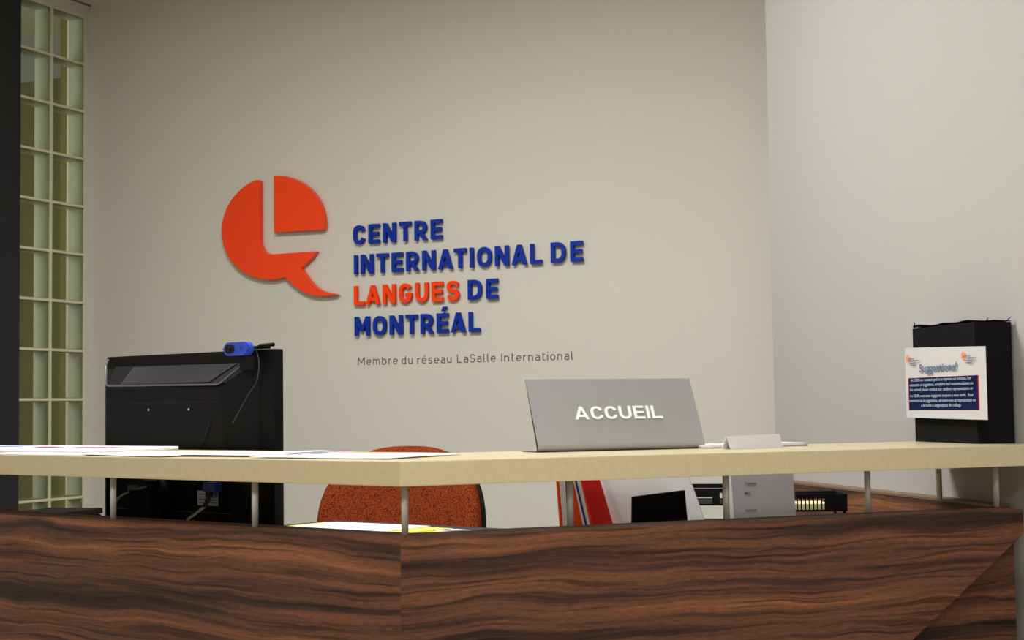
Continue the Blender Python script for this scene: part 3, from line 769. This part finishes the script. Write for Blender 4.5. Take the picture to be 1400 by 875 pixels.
# notice taped to it: local x along the box face, faces -y
nt_ = thing('paper_notice', 'white Suggestions notice with navy text panel taped to the black box', 'notice', bo+bd*(-.016)+Vector((-bd.y, bd.x, 0))*(-.011), math.atan2(bd.y, bd.x))
NW, z0n, z1n = .331, .0505, .1965
bm = bmesh.new(); nx = 12; rows = []
def ny_(u): return -.003*math.sin(u*3.1)+.0
for t in (0, 1):
    rows.append([[bm.verts.new((u*NW/nx, ny_(u/nx)+t*.0008, (z0n-.003*u/nx if v == 0 else z1n+.003-.010*u/nx))) for v in (0, 1)] for u in range(nx+1)])
for i in range(nx):
    bm.faces.new((rows[0][i][0], rows[0][i+1][0], rows[0][i+1][1], rows[0][i][1])); bm.faces.new((rows[1][i][0], rows[1][i][1], rows[1][i+1][1], rows[1][i+1][0]))
    for v in (0, 1): bm.faces.new((rows[0][i][v], rows[1][i][v], rows[1][i+1][v], rows[0][i+1][v]))
for i in (0, nx): bm.faces.new((rows[0][i][0], rows[0][i][1], rows[1][i][1], rows[1][i][0]))
link('paper', mesh(bm), M['notice'], nt_)
def curved_rect(name, x0, x1, za, zb, off, mt):
    bm = bmesh.new(); n = 10; vv = []
    for i in range(n+1):
        x = x0+(x1-x0)*i/n; y = ny_(x/NW)-off
        vv.append([bm.verts.new((x, y, za)), bm.verts.new((x, y, zb)), bm.verts.new((x, y+.0004, zb)), bm.verts.new((x, y+.0004, za))])
    for i in range(n):
        for k in range(4): bm.faces.new((vv[i][k], vv[i][(k+1) % 4], vv[i+1][(k+1) % 4], vv[i+1][k]))
    bm.faces.new(vv[0]); bm.faces.new(vv[-1][::-1]); return link(name, mesh(bm), mt, nt_)
curved_rect('red_border', .0128, .3045, .0665, .1345, .0004, M['deepred'])
curved_rect('text_panel', .0155, .3015, .0668, .1342, .0007, M['navy'])
lines = [("At CILM our constant goal is to improve our services. For", .25, .1265),
         ("comments or suggestions, complaints and recommendations on", .262, .1165),
         ("the school please contact our student representative or", .262, .1065),
         ("Au CILM, nous nous engageons toujours a vous servir.  Pour", .262, .0935),
         ("commentaires et suggestions, adressez-vous au representant ou", .278, .0835),
         ("a la boite a suggestions du college", .165, .0735)]
for s_, wd_, z_ in lines:
    t = text(nt_, s_, (.1585, -.0052, z_), .009, M['noticetext'], align='CENTER', bold=.00005, name='text_line')
    xs = [v.co.x for v in t.data.vertices]; t.scale = (wd_/(max(xs)-min(xs)), 1, 1)
t = text(nt_, 'Suggestions!', (.150, -.0052, .146), .0235, M['heading'], align='CENTER', bold=.0004, name='heading')
xs = [v.co.x for v in t.data.vertices]; t.scale = (.158/(max(xs)-min(xs)), 1, 1)
for ox, oz in ((.012, .166), (.245, .164)):
    def mini(pts):
        bm = bmesh.new(); prism_y(bm, [(ox+.009+(x-.935)*.030, oz+.009+(z-1.86)*.036) for x, z in pts], -.0006, 0); bm.normal_update()
        bmesh.ops.triangulate(bm, faces=[f for f in bm.faces if len(f.verts) > 4])
        o = link('small_emblem', mesh(bm), M['paleorange'], nt_); o.location = (0, -.0046, 0)
    mini(bp); mini(qa)
    for k, s_ in enumerate(('CENTRE', 'INTERNATIONAL DE', 'LANGUES DE', 'MONTRÉAL')):
        text(nt_, s_, (ox+.021, -.0048, oz+.0075-k*.0045), .0042, M['heading'], name='small_lettering')

# ------------------------------------------------------------------ monitor seen from behind
mo_ = LF(1.07, .45, DZ)
mon = thing('monitor', 'black computer monitor seen from behind, webcam on its top edge', 'monitor', mo_, AL)
def mz(z): return z-DZ
FW0, FW1, FZ0, FZ1 = -.292, .292, mz(.88), mz(1.317)
link('bezel', mesh(bx(FW0, FW1, 0, .028, FZ0, FZ1, bev=.004)), M['black'], mon)
link('screen', mesh(bx(FW0+.018, FW1-.018, .0275, .0295, FZ0+.02, FZ1-.018)), M['blackgloss'], mon)
# rear housing: tapering shell with a scooped vent at the top
bx0, bx1 = -.284, .232
zt, zr, zb = mz(1.309), mz(1.250), mz(.885)
bm = bmesh.new()
yo, yi = 0.0, -.044
hexa(bm, [(bx0, yo, zb), (bx1+.012, yo, zb), (bx1+.012, yo, zt-.02), (bx0, yo, zt-.02)],
         [(bx0+.045, yi, zb+.03), (bx1-.05, yi, zb+.03), (bx1-.05, yi, zr-.010), (bx0+.045, yi, zr-.010)])
bmesh.ops.bevel(bm, geom=[e for e in bm.edges if all(v.co.y < -.03 for v in e.verts)], offset=.008, segments=3, affect='EDGES')
link('rear_housing', mesh(bm, False), M['black'], mon)
# frame of the vent scoop
bm = bmesh.new()
outer = [(bx0+.002, zt), (bx0+.052, zr-.002), (bx1-.062, zr-.008), (bx1-.008, zt-.006)]
pts = [(bx0+.003, -.003, zt+.002), (bx0+.012, -.018, zt-.016), (bx0+.052, -.046, zr), (bx0+.062, -.048, zr-.004), (bx1-.07, -.048, zr-.008), (bx1-.058, -.046, zr-.003), (bx1-.012, -.012, zt-.016), (bx1-.002, -.003, zt-.004)]
tube(bm, pts, .0022, 8); link('vent_rim', mesh(bm, True), mat('grey_vent_edge', (70, 68, 70), .3), mon)  # rim in a lighter grey than the black housing
bm = bmesh.new()
hexa(bm, [(bx0+.03, -.002, zt-.016), (bx1-.03, -.002, zt-.020), (bx1-.03, .0, zt-.020), (bx0+.03, .0, zt-.016)],
         [(bx0+.056, -.046, zr-.002), (bx1-.066, -.046, zr-.008), (bx1-.066, -.040, zr-.012), (bx0+.056, -.040, zr-.006)])
link('vent_panel', mesh(bm), mat('dark_grey_plastic', (16, 15, 17), .6, spec=.15), mon)
bm = bmesh.new(); n_ = 44
for i in range(n_):
    u0 = .14+.78*i/(n_-1)
    xt = bx0+.03+(bx1-bx0-.06)*u0+.012; xb = bx0+.056+(bx1-bx0-.122)*(u0-.025)+.004
    ztp, zbt = zt-.020, zr-.001
    hexa(bm, [(xt-.0009, -.0065, ztp), (xt+.0009, -.0065, ztp), (xt+.0009, -.0035, ztp), (xt-.0009, -.0035, ztp)],
             [(xb-.0009, -.0445, zbt), (xb+.0009, -.0445, zbt), (xb+.0009, -.0415, zbt), (xb-.0009, -.0415, zbt)])
o = link('vent_slats', mesh(bm), mat('satin_black_slat', (78, 76, 78), .45), mon); o['kind'] = 'stuff'
# raised brow below the vent, seam lines
bm = bmesh.new()
hexa(bm, [(bx0+.050, -.0435, zr-.004), (bx1-.060, -.0435, zr-.011), (bx1-.055, -.0435, zr-.048), (bx0+.062, -.0435, zr-.048)],
         [(bx0+.054, -.047, zr-.006), (bx1-.064, -.047, zr-.013), (bx1-.062, -.046, zr-.044), (bx0+.066, -.046, zr-.044)])
link('brow', mesh(bm), M['black'], mon)
for x_ in (-.075, .065):
    link('screw', mesh(tb([(x_, -.0435, mz(1.189)), (x_, -.0465, mz(1.189))], .0026, 10)), M['silver'], mon)
# right-hand flank with a curved seam
bm = bmesh.new()
tube(bm, spline([(bx1-.01, -.006, mz(1.255)), (.17, -.037, mz(1.22)), (.128, -.046, mz(1.14)), (.075, -.046, mz(1.05)), (.05, -.046, mz(1.0))], 6), .0012, 6); link('seam', mesh(bm), M['blackgloss'], mon)
# stickers
lb = link('label_sticker', mesh(bx(.095, .163, -.0462, -.0456, mz(.978), mz(1.010))), M['label'], mon)
bm = bmesh.new()
for k in range(4):
    box(bm, .100, .158, -.0466, -.0461, mz(.983)+k*.0062, mz(.983)+k*.0062+.0022+.0012*(k == 1))
link('barcode', mesh(bm), M['greyprint'], lb)
link('grey_sticker', mesh(bx(-.152, -.099, -.0462, -.0456, mz(.970), mz(1.017))), mat('grey_sticker', (84, 82, 80), .6), mon)
# chin line, neck, base
link('lower_seam', mesh(bx(-.212, .20, -.0455, -.0445, mz(.9615), mz(.963))), mat('seam_edge', (74, 72, 72), .3), mon)
link('stand_hub', mesh(tb([(-.043, -.044, mz(1.0)), (-.043, -.064, mz(.998))], .05, 28), True), M['black'], mon)
link('hub_cap', mesh(tb([(-.043, -.0635, mz(1.028)), (-.043, -.0665, mz(1.027))], .024, 24), True), mat('grey_hub_plastic', (92, 92, 96), .4), mon)
link('stand_neck', mesh(bx(-.085, -.001, -.10, -.062, .012, mz(1.01), bev=.008)), M['black'], mon)
link('stand_base', mesh(bx(-.17, .09, -.17, .10, .0002, .016, bev=.006)), M['black'], mon)
link('video_plug', mesh(bx(.139, .176, -.068, -.046, mz(1.010), mz(1.030), bev=.002)), M['vga'], mon)
for x_ in (.142, .173): link('plug_screw', mesh(tb([(x_, -.06, mz(1.012)), (x_, -.06, mz(.998))], .003, 8)), M['vga'], mon)
gc = mat('grey_cable', (170, 170, 172), .35)
link('cable', mesh(tb(spline([(.158, -.06, mz(1.01)), (.157, -.068, mz(.995)), (.150, -.072, mz(.978))], 5), .006, 8), True), M['cable'], mon)
link('cable', mesh(tb(spline([(.150, -.072, mz(.978)), (.128, -.08, mz(.962)), (.105, -.09, mz(.938)), (.06, -.10, .08), (.05, -.08, .006)], 6), .0032, 8), True), gc, mon)
link('cable', mesh(tb(spline([(-.05, -.055, mz(1.02)), (-.085, -.108, mz(1.0)), (-.110, -.112, mz(.975)), (-.118, -.112, mz(.945)), (-.10, -.11, .10), (-.10, -.10, .02)], 6), .0026, 8), True), gc, mon)

# webcam sits on the monitor's top edge
wc = thing('webcam', 'small blue webcam with black lens clipped on the monitor', 'webcam', mo_+Matrix.Rotation(AL, 3, 'Z') @ Vector((.222, -.02, FZ1+.0005)), AL)
def roundbox(x0, x1, y0, y1, z0, z1, r, seg=6):
    bm = bmesh.new(); pts = []
    for cx, cz, a in ((x1-r, z1-r, 0), (x0+r, z1-r, 90), (x0+r, z0+r, 180), (x1-r, z0+r, 270)):
        pts += [(cx+r*math.cos(R(a+90*i/seg)), cz+r*math.sin(R(a+90*i/seg))) for i in range(seg+1)]
    prism_y(bm, pts, y0, y1)
    bmesh.ops.bevel(bm, geom=[e for e in bm.edges if abs(e.verts[0].co.y-e.verts[1].co.y) < 1e-6], offset=.003, segments=2, affect='EDGES'); return bm
link('body', mesh(roundbox(-.040, .040, -.028, -.008, -.014, .015, .0135)), M['webcam'], wc)
link('lens_panel', mesh(roundbox(-.031, -.003, -.0295, -.027, -.009, .010, .0085)), M['blackgloss'], wc)
link('lens', mesh(tb([(-.018, -.029, 0), (-.018, -.031, 0)], .006, 20), True), M['black'], wc)
link('indicator', mesh(tb([(.020, -.0275, .001), (.020, -.0295, .001)], .0024, 12)), M['vga'], wc)
link('clip', mesh(bx(-.03, .05, -.01, .03, .0002, .006, bev=.002)), M['black'], wc)
link('clip_foot', mesh(bx(-.005, .042, -.012, -.003, -.045, -.014, bev=.002)), M['black'], wc)
link('arm', mesh(tb([(.04, .005, .006), (.082, .008, .008)], .0045, 10), True), M['black'], wc)
link('cable', mesh(tb(spline([(.045, -.008, -.004), (.058, -.012, -.03), (.060, -.02, -.07), (.05, -.036, -.10), (.03, -.062, -.16)], 6), .0014, 6), True), M['cable'], wc)

# low black box behind the left leg
pr = thing('storage_box', 'low black box left of the monitor, only its top edge showing', 'box', (1.676, -1.869, DZ), R(191))
link('body', mesh(bx(0, .15, 0, .30, .0002, .183, bev=.008, seg=3)), M['black'], pr)
link('lid', mesh(bx(-.002, .152, -.002, .302, .1835, .1985, bev=.006)), M['black'], pr)

# ------------------------------------------------------------------ office chair
ch = thing('office_chair', 'rust tweed office chair with rounded high back behind the counter', 'chair', (2.085, -1.06, 0), R(4))
def back_outline(n=56, a=.262, top=.262, bot=.27):
    out = []
    for i in range(n):
        t = 2*math.pi*i/n; c_, s_ = math.cos(t), math.sin(t)
        e = 2.6 if s_ > 0 else 3.6
        out.append((a*math.copysign(abs(c_)**(2/e), c_), (top if s_ > 0 else bot)*math.copysign(abs(s_)**(2/e), s_)))
    return out
def shell(layers, zc, zs=1.0):
    """layers: (scale, y) rings from front to back; slight curvature round the sitter"""
    bm = bmesh.new(); rings = []; O = back_outline()
    for sc, y in layers:
        rings.append([bm.verts.new((x*sc, y-.9*(x*sc)**2+.10*(z*sc), zc+z*sc*zs)) for x, z in O])
    n = len(O)
    for a, b in zip(rings, rings[1:]):
        for k in range(n): bm.faces.new((a[k], a[(k+1) % n], b[(k+1) % n], b[k]))
    for rg in (rings[0], rings[-1]):
        c_ = bm.verts.new(sum((v.co for v in rg), Vector())/n)
        c_.co.y += .0
        for k in range(n): bm.faces.new((rg[k], rg[(k+1) % n], c_))
    return mesh(bm, True)
ZC = .812
link('backrest_cushion', shell([(.30, -.008), (.6, -.007), (.85, -.003), (.94, .004), (.985, .018), (1.0, .036), (.985, .05), (.6, .052)], ZC), M['fabric'], ch)
link('backrest_shell', shell([(.985, .050), (1.012, .052), (1.012, .066), (.96, .078), (.6, .084)], ZC, .965), M['black'], ch)
def seat():
    bm = bmesh.new(); rings = []
    for sc, z in ((.3, .505), (.8, .503), (.93, .498), (1, .475), (.99, .45), (.93, .435)):
        rings.append([bm.verts.new((x*sc*1.02, -.27+zz_*sc*.95, z)) for x, zz_ in back_outline()])
    n = len(rings[0])
    for a, b in zip(rings, rings[1:]):
        for k in range(n): bm.faces.new((a[k], a[(k+1) % n], b[(k+1) % n], b[k]))
    bm.faces.new(rings[0]); bm.faces.new(rings[-1][::-1]); return mesh(bm, True)
link('seat', seat(), M['fabric'], ch)
link('back_bracket', mesh(bx(-.035, .035, .052, .066, .42, .72, bev=.003)), M['black'], ch)
link('back_bracket_foot', mesh(bx(-.035, .035, -.25, .066, .412, .428, bev=.003)), M['black'], ch)
link('gas_column', mesh(tb([(0, -.27, .09), (0, -.27, .43)], [.03, .022], 16), True), M['black'], ch)
for k in range(5):
    a = R(72*k+20); c_, s_ = math.cos(a), math.sin(a)
    link('base_leg', mesh(tb([(0, -.27, .11), (.29*c_, -.27+.29*s_, .07)], [.026, .014], 10), True), M['black'], ch)
    link('castor', mesh(tb([(.29*c_-.02*s_, -.27+.29*s_+.02*c_, .03), (.29*c_+.02*s_, -.27+.29*s_-.02*c_, .03)], .029, 16), True), M['black'], ch)
